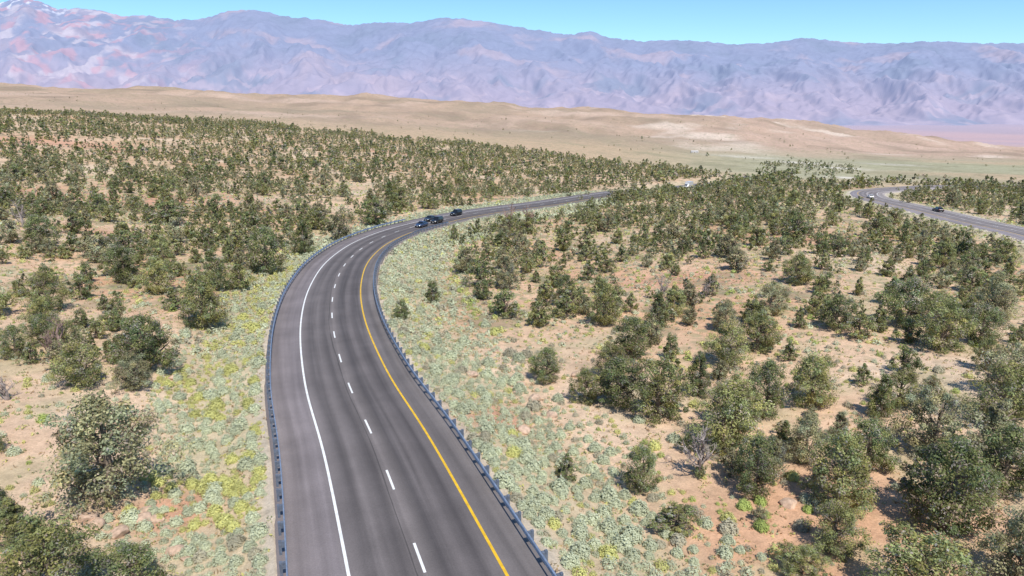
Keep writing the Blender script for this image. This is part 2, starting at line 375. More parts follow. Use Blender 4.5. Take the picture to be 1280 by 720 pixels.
def asphalt(name, k, joint):
    global nt, geo
    am, nt, b = mat(name)
    uvn = N(nt, 'ShaderNodeUVMap', uv_map='RoadUV'); sp = N(nt, 'ShaderNodeSeparateXYZ'); nt.links.new(uvn.outputs[0], sp.inputs[0])
    geo = N(nt, 'ShaderNodeNewGeometry')
    mp = N(nt, 'ShaderNodeMapping'); mp.inputs['Scale'].default_value = (1.6, .035, 1); nt.links.new(uvn.outputs[0], mp.inputs['Vector'])
    st = N(nt, 'ShaderNodeTexNoise'); st.inputs['Scale'].default_value = 1; st.inputs['Detail'].default_value = 6; nt.links.new(mp.outputs[0], st.inputs['Vector'])
    off = math_n(nt, 'ADD', sp.outputs[0], math_n(nt, 'MULTIPLY', math_n(nt, 'SUBTRACT', st.outputs['Fac'], .5), .9))
    f = math_n(nt, 'DIVIDE', math_n(nt, 'ADD', off, 7.5), 15)
    P = lambda o: (o+7.5)/15
    S = [(-7.3, (.235, .20, .195)), (-4.2, (.205, .177, .178)), (-3.5, (.185, .16, .155)), (-2.7, (.108, .094, .092)), (-1.85, (.165, .143, .138)), (-.95, (.10, .087, .085)), (0.05, (.19, .164, .156)), (1.05, (.088, .077, .076)), (1.95, (.148, .128, .124)), (2.9, (.092, .080, .079)), (3.9, (.165, .143, .137)), (4.8, (.145, .127, .123)), (6.3, (.205, .178, .168))]
    c = ramp(f, [(P(o), tuple(q*k for q in cc)) for o, cc in S])
    c = mixc(nt, 1, c, ramp(st.outputs['Fac'], [(.3, .80), (.7, 1.20)]), 'MULTIPLY')
    c = mixc(nt, 1, c, ramp(noise(.22, 6, .62), [(.3, .84), (.7, 1.14)]), 'MULTIPLY')
    c = mixc(nt, 1, c, ramp(noise(12, 4, .7), [(.3, .86), (.7, 1.14)]), 'MULTIPLY')
    if joint:
        jt = math_n(nt, 'LESS_THAN', math_n(nt, 'ABSOLUTE', math_n(nt, 'ADD', off, .38)), .04); jt = math_n(nt, 'MULTIPLY', jt, .55)
        c = mixc(nt, jt, c, (.042, .038, .037))
    nt.links.new(c, b.inputs['Base Color']); b.inputs['Roughness'].default_value = .85; b.inputs['Specular IOR Level'].default_value = .25
    return am
hw = road_obj('highway', main, [-7.6, -7.2, -3.6, 0, 3.6, 6.3, 6.7], [-1.0, 0, 0, 0, 0, 0, -1.0], asphalt('asphalt', 1., True))
sr = road_obj('far_road', side, [-6.9, -6.5, 0, 6.5, 6.9], [-1.0, 0, 0, 0, -1.0], asphalt('worn_asphalt', 1.7, False))
def line(name, r, o0, w, i0, i1, m, parent, dz=.012):
    V, F, _ = strip(r, [o0-w/2, o0+w/2], [dz, dz], i0, i1); return link(name, mesh_np(name, V, F, m), parent)
line('white_edge_line', main, -3.75, .17, 0, len(main.Q), M_WHITE, hw); line('yellow_edge_line', main, 3.9, .17, 0, len(main.Q), M_YELLOW, hw)
line('white_edge_line', side, 3.7, .16, 0, len(side.Q), M_WHITE, sr); line('yellow_edge_line', side, -3.7, .16, 0, len(side.Q), M_YELLOW, sr)
i31 = int(np.argmin(np.abs(main.Q[:, 1]-31.6)))
def dashes(r, s0, per, n, parent):
    for k in range(n):
        s = s0+k*per
        if s < 1 or s+4 > len(r.Q): continue
        ss_ = np.linspace(s-1.4, s+1.4, 4); V = []
        for q in ss_:
            p = [np.interp(q, np.arange(len(r.Q)), r.Q[:, j]) for j in (0, 1)]; n_ = [np.interp(q, np.arange(len(r.Q)), r.n[:, j]) for j in (0, 1)]; z_ = np.interp(q, np.arange(len(r.Q)), r.z)
            for w in (-.075, .075): V.append((p[0]+n_[0]*w, p[1]+n_[1]*w, z_+.012))
        link('lane_dash', mesh_np('lane_dash', V, np.array([(0, 1, 3, 2), (2, 3, 5, 4), (4, 5, 7, 6)]), M_WHITE), parent)
dashes(main, i31-18.2, 9.1, 46, hw); dashes(side, 5, 9.1, 30, sr)

# ------------------------------------------------------------ guardrails
prof = [(0, .47), (.07, .51), (.07, .56), (0, .61), (0, .64), (.07, .69), (.07, .74), (0, .78), (-.012, .78), (.056, .74), (.056, .69), (-.012, .64), (-.012, .61), (.056, .56), (.056, .51), (-.012, .47)]
pm = MB().box((0, 0, .36), (.15, .16, 1.0)).mesh('post', M_POST); bm_ = MB().box((0, 0, .63), (.16, .18, .36)).mesh('block', M_POST)
def guardrail(o0, sgn, i0, i1, label):
    """sgn: direction from the rail towards the road (+1 to the right)"""
    root = empty('guardrail', (main.Q[i0, 0]+main.n[i0, 0]*o0, main.Q[i0, 1]+main.n[i0, 1]*o0, main.z[i0])); tag(root, label, 'guardrail', 'steel guardrails along the highway')
    L0 = np.array(root.location)
    idx = np.arange(i0, i1); V = []
    for (p, h) in prof:
        q = main.Q[idx]+main.n[idx]*(o0+sgn*p); V.append(np.c_[q, main.z[idx]+h])
    V = np.stack(V, 1); k = len(prof); V = V.reshape(-1, 3)-L0
    F = [(i*k+j, i*k+(j+1) % k, (i+1)*k+(j+1) % k, (i+1)*k+j) for i in range(len(idx)-1) for j in range(k)]
    link('rail_beam', mesh_py('rail_beam', V, F, M_STEEL, True), root)
    for i in range(i0+1, i1-1, 2):
        ang = math.atan2(main.t[i, 1], main.t[i, 0])-math.pi/2
        p = main.Q[i]+main.n[i]*(o0-sgn*.26)
        a = link('post', pm, root); a.location = Vector((p[0], p[1], main.z[i]))-Vector(L0); a.rotation_euler = (0, 0, ang)
        bb = link('block', bm_, a); bb.location = (sgn*.165, 0, 0)
iy = lambda yy: int(np.argmin(np.abs(main.Q[:, 1]-yy)))
guardrail(-6.75, 1, iy(16), iy(181), 'steel guardrail along the left outer edge of the highway')
guardrail(5.85, -1, iy(16), iy(182), 'steel guardrail along the right inner edge of the highway')

# ------------------------------------------------------------ plants: prototypes
TW = np.array((.40, .335, .27))
def crown(r, shape, tone, ncl, nper, leaf, gap=0.):
    n = ncl
    if shape == 'bushy': f = lambda t: 2.4*np.minimum(1, (t+.18)*2.6)*np.sqrt(np.maximum(.02, 1-t**1.9))
    elif shape == 'pointed': f = lambda t: 2.2*np.minimum(1, (t+.12)*4.2)*np.maximum(.02, 1-t)**.75+.1
    else: f = lambda t: 2.5*np.minimum(1, (t+.22)*2.0)*np.sqrt(np.maximum(.02, 1-t**3.0))
    t = r.beta(1.1, 1.3, n); az = r.uniform(0, 2*np.pi, n)
    ph = r.uniform(0, 6.28, 4)
    lob = 1+.17*np.sin(2*az+ph[0]+2.2*t)+.16*np.sin(3*az+ph[1]-3*t)+.13*np.sin(5*az+ph[2]+5*t)
    rc = r.uniform(.22, .66, n)*(1-.5*t if shape == 'pointed' else 1)
    R = np.maximum(0, f(t)*lob*r.choice([1, 1, 1.1], n)-rc*.5)*np.sqrt(r.uniform(.15, 1, n))
    c = np.c_[R*np.cos(az), R*np.sin(az), .35+t*4.35+r.uniform(-.2, .25, n)]
    cf = r.uniform(.62, 1.38, n); hue = r.uniform(-.12, .12, n)
    d = r.normal(size=(n, nper, 3)); d[..., 2] += .25; d /= np.linalg.norm(d, axis=2, keepdims=True)
    pos = c[:, None, :]+d*rc[:, None, None]*r.uniform(.45, 1.22, (n, nper, 1))*np.array([1, 1, .9])
    pos[..., 2] = np.maximum(pos[..., 2], .06)
    nor = d+.5*r.normal(size=d.shape); nor[..., 2] += .5; nor /= np.linalg.norm(nor, axis=2, keepdims=True)
    u = np.cross(nor, r.normal(size=d.shape)); u /= np.linalg.norm(u, axis=2, keepdims=True); w = np.cross(nor, u)
    l = leaf*r.uniform(.6, 1.4, (n, nper, 1)); k = l*r.uniform(.35, .65, (n, nper, 1))
    Q = np.stack([pos+u*l, pos+w*k+nor*k*.3, pos-u*l, pos-w*k+nor*k*.3], 2).reshape(-1, 3)
    base = np.where(r.uniform(0, 1, (n, nper, 1)) < np.where(r.uniform(0, 1, (n, 1, 1)) < .20, .5, .11), TW, np.array(tone))
    cc = base*cf[:, None, None]*r.uniform(.75, 1.28, (n, nper, 1))
    cc = cc*np.stack([1+hue, 1+0*hue, 1-hue], 1)[:, None, :]
    return Q.astype(np.float32), np.repeat(cc.reshape(-1, 3), 4, 0).astype(np.float32)
TONES = {'dark green': (.22, .25, .108), 'olive green': (.325, .335, .14), 'grey green': (.37, .365, .21)}
SHAPES = ['bushy', 'pointed', 'spreading']
def quadmesh(name, Q, colr, m): return mesh_np(name, Q, np.arange(len(Q)).reshape(-1, 4), m, colr)
def trunk_mesh(r, shape):
    b = MB(); lean = r.uniform(-.3, .3, 2)
    pts = [(0, 0, -.25), (lean[0]*.2, lean[1]*.2, .6), (lean[0]*.7, lean[1]*.7, 1.8), (lean[0], lean[1], 3.0), (lean[0]*1.1, lean[1]*1.1, 4.1)]
    b.tube(pts, [.30, .23, .16, .10, .03], 8)
    for k in range(13):
        a = r.uniform(0, 6.28); z0 = r.uniform(.25, 3.2); L = r.uniform(1.3, 2.3)*(1-.3*z0/3.2); s = z0/4
        p0 = Vector((lean[0]*s, lean[1]*s, z0)); dd = Vector((math.cos(a), math.sin(a), r.uniform(.2, .9))).normalized()
        p1 = p0+dd*L*.5; p2 = p0+dd*L+Vector((r.uniform(-.2, .2), r.uniform(-.2, .2), .25))
        b.tube([p0, p1, p2], [.10, .07, .02], 5)
    return b.mesh('trunk', M_BARK, True)
P_HD, P_MD, P_LO, P_FAR = {}, {}, [], []
for i, tn in enumerate(TONES):
    for j, sh in enumerate(SHAPES):
        r = np.random.default_rng(100+i*10+j)
        Q, cc = crown(r, sh, TONES[tn], 110, 130, .072); tm = trunk_mesh(r, sh); P_HD[(tn, sh)] = (quadmesh('crown', Q, cc, M_FOL), tm)
        Q, cc = crown(r, sh, TONES[tn], 60, 56, .15); P_MD[(tn, sh)] = (quadmesh('crown', Q, cc, M_FOL), tm)
        P_LO.append(crown(r, sh, TONES[tn], 26, 13, .34)); P_LO.append(crown(r, sh, TONES[tn], 26, 13, .34)); P_FAR.append(crown(r, sh, TONES[tn], 13, 6, .68))
keys = list(P_HD)
def dead_mesh(seed, H=5., twig=3):
    r = random.Random(seed); b = MB()
    def br(p, d, L, R, lev):
        q = p+d*L*.5+Vector((r.uniform(-.1, .1), r.uniform(-.1, .1), 0))*L; e = p+d*L+Vector((0, 0, .06*L))
        b.tube([p, q, e], [R, R*.75, R*.45], 5 if lev < 2 else 3)
        if lev >= twig: return
        for k in range(r.randint(4, 6)):
            s = r.uniform(.35, 1); pp = p.lerp(e, s)
            dd = (d*.7+Vector((r.uniform(-1, 1), r.uniform(-1, 1), r.uniform(-.1, .8)))).normalized()
            br(pp, dd, L*r.uniform(.45, .65), R*.45, lev+1)
    br(Vector((0, 0, -.1)), Vector((.08, .05, 1)).normalized(), H*.5, .22, 0); br(Vector((.1, 0, -.1)), Vector((.4, -.2, 1)).normalized(), H*.42, .14, 0)
    return b
DEADB = [dead_mesh(s) for s in (1, 2, 3)]

# ------------------------------------------------------------ hand placed junipers
GJ = 'juniper trees scattered over the desert'
trees = []   # x,y,z,h,w,key,label
def put(u, v, hp, wp, key, label):
    x_, y_, z_ = ray(u, v)
    dep = proj(x_, y_, z_)[2]
    trees.append([x_, y_, z_, hp*dep/FPX*1.0, wp*dep/FPX*1.0, key, label])
DG, OG, GG = 'dark green', 'olive green', 'grey green'
hand = [
 (140, 622, 140, 150, (GG, 'bushy'), 'largest grey green juniper left of the highway, beside the sage verge in the foreground'),
 (68, 752, 125, 130, (OG, 'bushy'), 'bushy olive juniper in the bottom left corner of the view'),
 (165, 748, 80, 95, (DG, 'bushy'), 'dark low juniper at the bottom edge, right of the bottom left corner tree'),
 (185, 462, 75, 85, (DG, 'bushy'), 'dark bushy juniper above the largest left tree, at the edge of the sand gap'),
 (105, 482, 62, 68, (OG, 'spreading'), 'olive spreading juniper directly behind the largest left foreground tree'),
 (255, 408, 72, 72, (OG, 'bushy'), 'broad olive juniper beside the left verge, below the guardrail bend'),
 (268, 362, 55, 50, (DG, 'pointed'), 'pointed dark juniper behind the broad one beside the left verge'),
 (333, 342, 62, 62, (DG, 'bushy'), 'dense dark juniper standing against the left guardrail bend'),
 (300, 362, 38, 38, (OG, 'bushy'), 'small olive juniper just left of the dense dark tree at the guardrail bend'),
 (380, 318, 46, 38, (DG, 'pointed'), 'dark upright juniper beside the left guardrail before the cars'),
 (424, 300, 36, 38, (GG, 'bushy'), 'grey green juniper close to the left guardrail, between two dark junipers'),
 (470, 281, 36, 44, (DG, 'spreading'), 'wide dark juniper beside the road just left of the cars'),
 (50, 308, 42, 46, (DG, 'bushy'), 'dark round juniper near the left edge at middle distance'),
 (20, 446, 44, 42, (DG, 'bushy'), 'dark juniper at the left edge above the open sand'),
 (60, 388, 52, 54, (OG, 'spreading'), 'olive juniper near the left edge behind the reddish dead tree'),
 (200, 366, 46, 50, (OG, 'bushy'), 'olive juniper in the left woodland behind the sand gap'),
 (150, 345, 40, 50, (DG, 'spreading'), 'flat topped dark juniper in the middle of the left woodland'),
 (212, 280, 30, 52, (DG, 'spreading'), 'wide dark juniper in front of the red earth bank'),
 (110, 322, 36, 36, (GG, 'pointed'), 'grey green pointed juniper in the left woodland near the dark round one'),
 (503, 398, 25, 28, (DG, 'bushy'), 'small round juniper on the right verge, nearer of the two by the guardrail'),
 (541, 378, 30, 26, (DG, 'bushy'), 'small dark juniper on the right verge, farther of the two by the guardrail'),
 (632, 396, 36, 46, (DG, 'bushy'), 'low dark juniper at the foot of the right verge, front of its row'),
 (635, 362, 45, 40, (GG, 'pointed'), 'tall grey green juniper behind the low one at the foot of the right verge'),
 (600, 358, 36, 40, (DG, 'spreading'), 'spreading juniper at the foot of the right verge, left end of its row'),
 (676, 406, 36, 42, (OG, 'bushy'), 'olive juniper at the foot of the right verge, right end of its row'),
 (627, 308, 20, 24, (DG, 'bushy'), 'small dark juniper on sand right of the cars'),
 (678, 334, 36, 28, (OG, 'pointed'), 'narrow olive juniper standing alone on sand right of the verge row'),
 (683, 476, 46, 48, (DG, 'bushy'), 'lone dark juniper on the open slope right of the highway'),
 (822, 409, 50, 44, (DG, 'pointed'), 'dark cone shaped juniper alone on open sand in the right field'),
 (788, 447, 56, 60, (DG, 'bushy'), 'dense dark juniper at the back of the right foreground grove'),
 (765, 396, 34, 36, (OG, 'bushy'), 'olive juniper left of the dark cone shaped one'),
 (910, 456, 58, 62, (OG, 'spreading'), 'wide olive juniper at the back edge of the grove, right of the cone shaped one'),
 (940, 403, 34, 40, (OG, 'bushy'), 'small olive juniper behind the wide olive one in the right field'),
 (920, 337, 30, 40, (GG, 'bushy'), 'pale juniper alone on sand in the far right field'),
 (965, 372, 22, 28, (DG, 'bushy'), 'small dark juniper on sand below the pale far one'),
 (880, 322, 32, 30, (DG, 'pointed'), 'dark pointed juniper left of the pale far one on sand'),
 (1027, 337, 28, 26, (OG, 'pointed'), 'small pointed juniper on sand between the right road and the far field'),
 (1080, 328, 22, 22, (DG, 'bushy'), 'little dark juniper on sand below the right road'),
 (772, 506, 66, 80, (DG, 'bushy'), 'dark juniper at the left end of the right foreground grove'),
 (822, 522, 84, 80, (OG, 'bushy'), 'tall olive juniper in the left part of the right foreground grove'),
 (731, 502, 46, 46, (OG, 'bushy'), 'olive juniper standing just left of the right foreground grove'),
 (872, 494, 62, 46, (DG, 'pointed'), 'pointed dark juniper in the middle of the right foreground grove'),
 (905, 560, 92, 92, (OG, 'spreading'), 'broad olive juniper in the centre of the right foreground grove'),
 (955, 520, 78, 62, (DG, 'bushy'), 'dark juniper right of the pointed one in the grove'),
 (1012, 505, 70, 72, (OG, 'bushy'), 'olive juniper at the back right of the grove'),
 (1100, 520, 60, 52, (DG, 'pointed'), 'pointed juniper between the grove and the right edge trees'),
 (800, 614, 66, 52, (DG, 'bushy'), 'round dark juniper at the front of the grove, beside the sage'),
 (708, 600, 38, 38, (DG, 'pointed'), 'small dark juniper alone among the sage right of the guardrail'),
 (942, 618, 84, 66, (DG, 'bushy'), 'dark juniper at the front of the grove, right of the bare dead tree'),
 (1045, 632, 104, 100, (OG, 'bushy'), 'large olive juniper in the right foreground, front of the grove'),
 (1085, 585, 70, 70, (DG, 'bushy'), 'dark juniper behind the large olive one in the right foreground'),
 (1162, 568, 92, 92, (GG, 'spreading'), 'grey green spreading juniper in the right foreground woodland'),
 (1178, 662, 130, 120, (DG, 'bushy'), 'largest dark juniper at the right, in the foreground woodland'),
 (1248, 530, 86, 92, (OG, 'spreading'), 'olive spreading juniper at the right edge of the view'),
 (1255, 612, 92, 92, (DG, 'bushy'), 'dark bushy juniper at the right edge below the olive spreading one'),
 (1150, 762, 110, 150, (OG, 'bushy'), 'broad olive juniper at the bottom edge near the right corner'),
 (1270, 735, 110, 110, (GG, 'bushy'), 'grey green juniper in the bottom right corner of the view'),
 (1132, 428, 34, 34, (DG, 'bushy'), 'small dark juniper on sand in front of the right edge woodland'),
 (1225, 430, 52, 56, (DG, 'spreading'), 'dark spreading juniper at the right edge, in middle distance'),
 (1000, 716, 40, 66, (OG, 'bushy'), 'low shrubby juniper at the bottom edge in front of the grove'),
 (845, 662, 34, 62, (OG, 'spreading'), 'low spreading juniper in front of the grove beside the sage'),
]
for h in hand: put(*h)
nh = len(trees)

def edge_rows(r, o_, i0, i1):
    i = np.arange(i0, i1); q = r.Q[i]+r.n[i]*o_; u, v, _ = proj(q[:, 0], q[:, 1], r.z[i]); return u, v
eu, ev = edge_rows(main, 6.3, iy(150), iy(284)); su, sv = edge_rows(side, -6.5, 20, len(side.Q)-60)
so = np.argsort(su)
# ------------------------------------------------------------ random junipers
ncand = 88000
yy = np.sqrt(rng.uniform(22**2, 900**2, ncand)); a_ = rng.uniform(-.98, .98, ncand)
yn = np.sqrt(rng.uniform(22**2, 240**2, 5200)); yy = np.r_[yy, yn]; a_ = np.r_[a_, rng.uniform(-.98, .98, 5200)]
yn = np.sqrt(rng.uniform(800**2, 2300**2, 9000)); yy = np.r_[yy, yn]; a_ = np.r_[a_, rng.uniform(-.85, .85, 9000)]
# candidates that screen the far end of the highway
m_ = 1800; ii = rng.integers(iy(258), len(main.Q)-5, m_); oo = 9+rng.uniform(0, 1, m_)*16
xs_ = main.Q[ii, 0]+main.n[ii, 0]*oo; ys_ = main.Q[ii, 1]+main.n[ii, 1]*oo
xx = np.r_[a_*yy, xs_]; yy = np.r_[yy, ys_]; a_ = xx/yy; faraway = yy > 900; screen = np.r_[np.zeros(len(xx)-m_, bool), np.ones(m_, bool)]
zz, E = Z(xx, yy, True)
h = np.clip(rng.lognormal(math.log(2.85), .40, len(xx)), 1.1, 6.2); w = h*rng.uniform(.78, 1.2, len(xx))
h = np.where(screen, np.clip(h*1.4, 3.6, 6.4), h); w = np.where(screen, h*1.05, w)
u, v, dep = proj(xx, yy, zz); _, vt, _ = proj(xx, yy, zz+h)
lim = np.interp(a_, [-.8, -.38, 0, .24, .42, .8], [720, 850, 760, 560, 430, 420])*(1+.12*fbm(xx/90, yy/90, 91, 3))
p = .37+1.05*fbm(xx/38, yy/38, 93, 4)
p = np.where(a_ < 0, p+.08, p+.03)+.18*ss(yy, 120, 320)
p = np.clip(p, .04, .95)*(yy < lim)*(1-.45*ss(yy, lim*.88, lim))*np.minimum(1, 150/yy)**.35
p = np.where(faraway, .02+.10*ss(fbm(xx/200, yy/300, 97, 3), .05, .4), p)
p = np.where(screen, .9, p)
offm, em = E[0]; offs_, es = E[1]
p = np.where((offm < 0) & (em < 9+3*rng.uniform(0, 1, len(xx))), 0, p); p = np.where((offm >= 0) & (offm < 9e5) & (em < np.where(yy < 150, 15, np.where(yy > 265, 2.2, 7))), 0, p)
p = np.where((offs_ < 9e5) & (es < 7), 0, p)
for (cu, cv, ru, rv, s) in [(640, 470, 110, 90, .03), (640, 590, 95, 130, 0), (745, 680, 100, 80, 0), (880, 700, 170, 45, .08), (850, 355, 170, 34, .42), (1000, 395, 130, 24, .42), (720, 305, 70, 26, .45), (1000, 297, 130, 20, .5), (700, 430, 70, 40, .15), (690, 520, 50, 60, 0),
   (60, 515, 85, 55, .05), (225, 455, 45, 65, .04), (260, 580, 65, 170, 0), (45, 630, 75, 50, .08), (190, 660, 60, 60, .05), (215, 252, 140, 10, .18), (120, 180, 160, 7, .35), (250, 335, 40, 14, .4), (120, 290, 90, 8, .4), (900, 640, 40, 30, .1), (1080, 660, 60, 35, .15), (860, 420, 40, 30, .3), (1050, 440, 70, 22, .5), (30, 240, 60, 9, .25), (420, 235, 60, 7, .5)]:
    q = ((u-cu)/ru)**2+((v-cv)/rv)**2; p = np.where((q < 1) & ~screen, p*s, p)
for (cu, cv, ru, rv, s) in [(1130, 560, 170, 110, 2.0), (860, 500, 130, 70, 1.6), (870, 255, 190, 34, 1.7), (1200, 380, 100, 40, 1.7), (110, 390, 130, 50, 1.4), (1200, 245, 90, 14, 1.8), (1010, 212, 70, 9, 2.4)]:
    q = ((u-cu)/ru)**2+((v-cv)/rv)**2; p = np.where(q < 1, np.minimum(1, p*s+.05), p)
rowm = np.interp(u, eu, ev, left=0, right=0); p = np.where((rowm > 0) & (v > rowm-1) & (vt < rowm) & (u < 725), 0, p)
rows_ = np.interp(u, su[so], sv[so], left=0, right=0); p = np.where((rows_ > 0) & (v > rows_-1) & (vt < rows_-2), 0, p)
p = np.where((np.abs(u-858) < 12) & (v > 226) & (v < 275) & (vt < 231), 0, p)
keep = np.where((rng.uniform(0, 1, len(xx)) < p) & (u > -260) & (u < 1540))[0]
grid = {}
def near_ok(x_, y_, rad):
    gx, gy = int(x_//6), int(y_//6)
    for i in (-1, 0, 1):
        for j in (-1, 0, 1):
            for (a, b_, rr) in grid.get((gx+i, gy+j), ()):
                if (a-x_)**2+(b_-y_)**2 < (.355*(rad+rr))**2: return False
    return True
def reg(x_, y_, w_): grid.setdefault((int(x_//6), int(y_//6)), []).append((x_, y_, w_))
for t in trees: reg(t[0], t[1], t[4]*1.3)
for i in keep:
    if not near_ok(xx[i], yy[i], w[i]): continue
    reg(xx[i], yy[i], w[i]); trees.append([xx[i], yy[i], zz[i], h[i], w[i], keys[int(rng.choice(9, p=[.15, .13, .08, .17, .12, .11, .11, .06, .07]))], None])
print('trees', len(trees))
# visible area of each tree, nearest first
MK = np.zeros((360, 640), bool); vis_px = np.zeros(len(trees)); GY, GX = np.mgrid[0:360, 0:640]
for i in sorted(range(len(trees)), key=lambda i: trees[i][1]):
    t = trees[i]; u_, v_, d_ = proj(t[0], t[1], t[2]); hp, wp = t[3]*FPX*.97/d_, t[4]*FPX/d_
    cx, cy, rx, ry = u_/2, (v_-hp/2)/2, max(wp/4, .5), max(hp/4, .5)
    x0, x1, y0, y1 = [int(q) for q in (max(cx-rx, 0), min(cx+rx+1, 640), max(cy-ry, 0), min(cy+ry+1, 360))]
    if x1 <= x0 or y1 <= y0: continue
    g = ((GX[y0:y1, x0:x1]-cx)/rx)**2+((GY[y0:y1, x0:x1]-cy)/ry)**2 < 1; sub = MK[y0:y1, x0:x1]
    vis_px[i] = (g & ~sub).sum(); MK[y0:y1, x0:x1] |= g
vis_px[:nh] += 1e6
indiv = set(np.argsort(vis_px)[::-1][:300].tolist())
def side_of(x_, y_):
    o_, _, _ = rdist(main, x_, y_); return 'left' if o_[0] < 0 else 'right'
LOV, LOC = [], []
for i, t in enumerate(trees):
    x_, y_, z_, h_, w_, key, lab = t
    rot = random.uniform(0, 6.28)
    if i in indiv:
        hp = h_*FPX/proj(x_, y_, z_)[2]
        cm, tm = (P_HD if hp > 38 else P_MD)[key]
        root = empty('juniper_tree', (x_, y_, z_-.05)); root.rotation_euler = (0, 0, rot); root.scale = (w_/5, w_/5, h_/5)
        link('trunk', tm, root); link('crown', cm, root)
        if lab is None:
            dist = 'in the foreground' if y_ < 62 else ('at middle distance' if y_ < 115 else 'farther back towards the bend')
            lab = f'{key[0]} {key[1]} juniper of the scrubland {side_of(x_, y_)} of the highway, {dist}'
        tag(root, lab, 'tree', GJ)
    else:
        Q, cc = (P_LO[int(rng.integers(len(P_LO)))] if y_ < 330 else P_FAR[int(rng.integers(len(P_FAR)))])
        c_, s_ = math.cos(rot), math.sin(rot)
        q = np.empty_like(Q); q[:, 0] = (Q[:, 0]*c_-Q[:, 1]*s_)*w_/5+x_; q[:, 1] = (Q[:, 0]*s_+Q[:, 1]*c_)*w_/5+y_; q[:, 2] = Q[:, 2]*h_/5+z_-.1
        LOV.append(q); LOC.append(cc*rng.uniform(.82, 1.2))
Q = np.concatenate(LOV); o = link('juniper_woodland', quadmesh('juniper_woodland', Q, np.concatenate(LOC), M_FOL))
tag(o, 'far off dark juniper woodland dotting the desert out to the tan hills', 'trees', kind='stuff')
for (u_, v_, hp, k, m, lab) in [(872, 592, 74, 0, M_DEAD, 'bare grey dead tree with forked branches in front of the right grove'),
      (78, 450, 62, 1, M_RUST, 'reddish brown leafless tree in the left woodland'), (640, 284, 30, 2, M_RUST, 'brown leafless tree beside the road right of the cars'),
      (658, 282, 28, 1, M_RUST, 'brown leafless tree at the road, right of the other leafless one'), (825, 372, 28, 2, M_DEAD, 'small grey leafless bush behind the dark cone shaped juniper'),
      (880, 372, 26, 0, M_DEAD, 'small grey leafless bush in the open right field, left of the pale juniper'), (1175, 420, 46, 1, M_DEAD, 'grey leafless tree among the junipers near the right edge'),
      (30, 285, 34, 2, M_DEAD, 'grey leafless tree near the left edge at middle distance'), (10, 500, 40, 0, M_DEAD, 'grey leafless bush at the left edge of the open sand')]:
    x_, y_, z_ = ray(u_, v_); H_ = hp*proj(x_, y_, z_)[2]/FPX
    o = link('dead_tree', DEADB[k].mesh('dead_tree', m)); o.location = (x_, y_, z_); s = H_/4.6; o.scale = (s*1.15, s*1.15, s); o.rotation_euler = (0, 0, k*2.1+u_)
    tag(o, lab, 'dead tree', 'dead trees among the junipers')

# ------------------------------------------------------------ sagebrush
def bush(r, n, leaf, tone):
    d = r.normal(size=(n, 3)); d[:, 2] = np.abs(d[:, 2])*.9+.05; d /= np.linalg.norm(d, axis=1, keepdims=True)
    az = np.arctan2(d[:, 1], d[:, 0]); ph = r.uniform(0, 6.28, 3)
    lob = 1+.10*np.sin(3*az+ph[0])+.08*np.sin(5*az+ph[1]+4*d[:, 2])+.06*np.sin(9*az+ph[2])
    pos = d*(r.uniform(.4, 1.03, n)**.6*lob)[:, None]*np.array([.5, .5, .68]); pos[:, 2] += .02
    nor = d+.32*r.normal(size=d.shape); nor[:, 2] += .25; nor /= np.linalg.norm(nor, axis=1, keepdims=True)
    u = np.cross(nor, r.normal(size=d.shape)); u /= np.linalg.norm(u, axis=1, keepdims=True); w = np.cross(nor, u)
    l = leaf*r.uniform(.6, 1.4, (n, 1)); k = l*.55
    Q = np.stack([pos+u*l, pos+w*k, pos-u*l, pos-w*k], 1).reshape(-1, 3)
    cc = np.array(tone)[None, :]*r.uniform(.84, 1.16, (n, 1))
    return Q.astype(np.float32), np.repeat(cc, 4, 0).astype(np.float32)
STN = {'pale grey green': (.55, .575, .40), 'dull grey': (.46, .425, .31), 'yellow green': (.59, .58, .23), 'bright green': (.40, .47, .15)}
SK = list(STN); S_HD = {}; S_MD = {}; S_LO = {}; S_FAR = {}
for i, k in enumerate(SK):
    r = np.random.default_rng(300+i)
    S_HD[k] = [quadmesh('sagebrush', *bush(r, 1200, .06, STN[k]), M_SAGE) for _ in range(3)]
    S_MD[k] = [bush(r, 280, .068, STN[k]) for _ in range(5)]; S_LO[k] = [bush(r, 66, .13, STN[k]) for _ in range(4)]; S_FAR[k] = [bush(r, 18, .27, STN[k]) for _ in range(3)]
n = 150000
yy = np.sqrt(rng.uniform(20**2, 300**2, n)); a_ = rng.uniform(-1., 1., n); xx = a_*yy
m_ = 34000; ii = rng.integers(iy(14), iy(285), m_); oo = np.where(rng.uniform(0, 1, m_) < .46, -7.6-rng.uniform(0, 1, m_)**1.2*9.5, 6.7+rng.uniform(0, 1, m_)**1.5*14)
xx = np.r_[main.Q[ii, 0]+main.n[ii, 0]*oo, xx]; yy = np.r_[main.Q[ii, 1]+main.n[ii, 1]*oo, yy]; dense = np.r_[np.ones(m_, bool), np.zeros(n, bool)]
zz, E = Z(xx, yy, True); offm, em = E[0]; offs_, es = E[1]
nz = fbm(xx/14, yy/14, 111, 3); nz2 = fbm(xx/9, yy/9, 117, 3)
p = np.where(dense, .74+.7*nz-.4*ss(em, 6, 14), np.clip(.20+.5*nz, .05, .5)*(1-.5*ss(yy, 120, 300)))
p = np.where((offm < 9e5) & (em < .6), 0, p); p = np.where((offs_ < 9e5) & (es < .8), 0, p)
u, v, dep = proj(xx, yy, zz)
keep = np.where((rng.uniform(0, 1, len(xx)) < p) & (u > -120) & (u < 1400) & (v < 800))[0]
size = np.clip(rng.lognormal(math.log(.68), .36, len(xx)), .28, 1.35); size = np.where(dense, size, size*.78)
sg_ = {}; kk = []
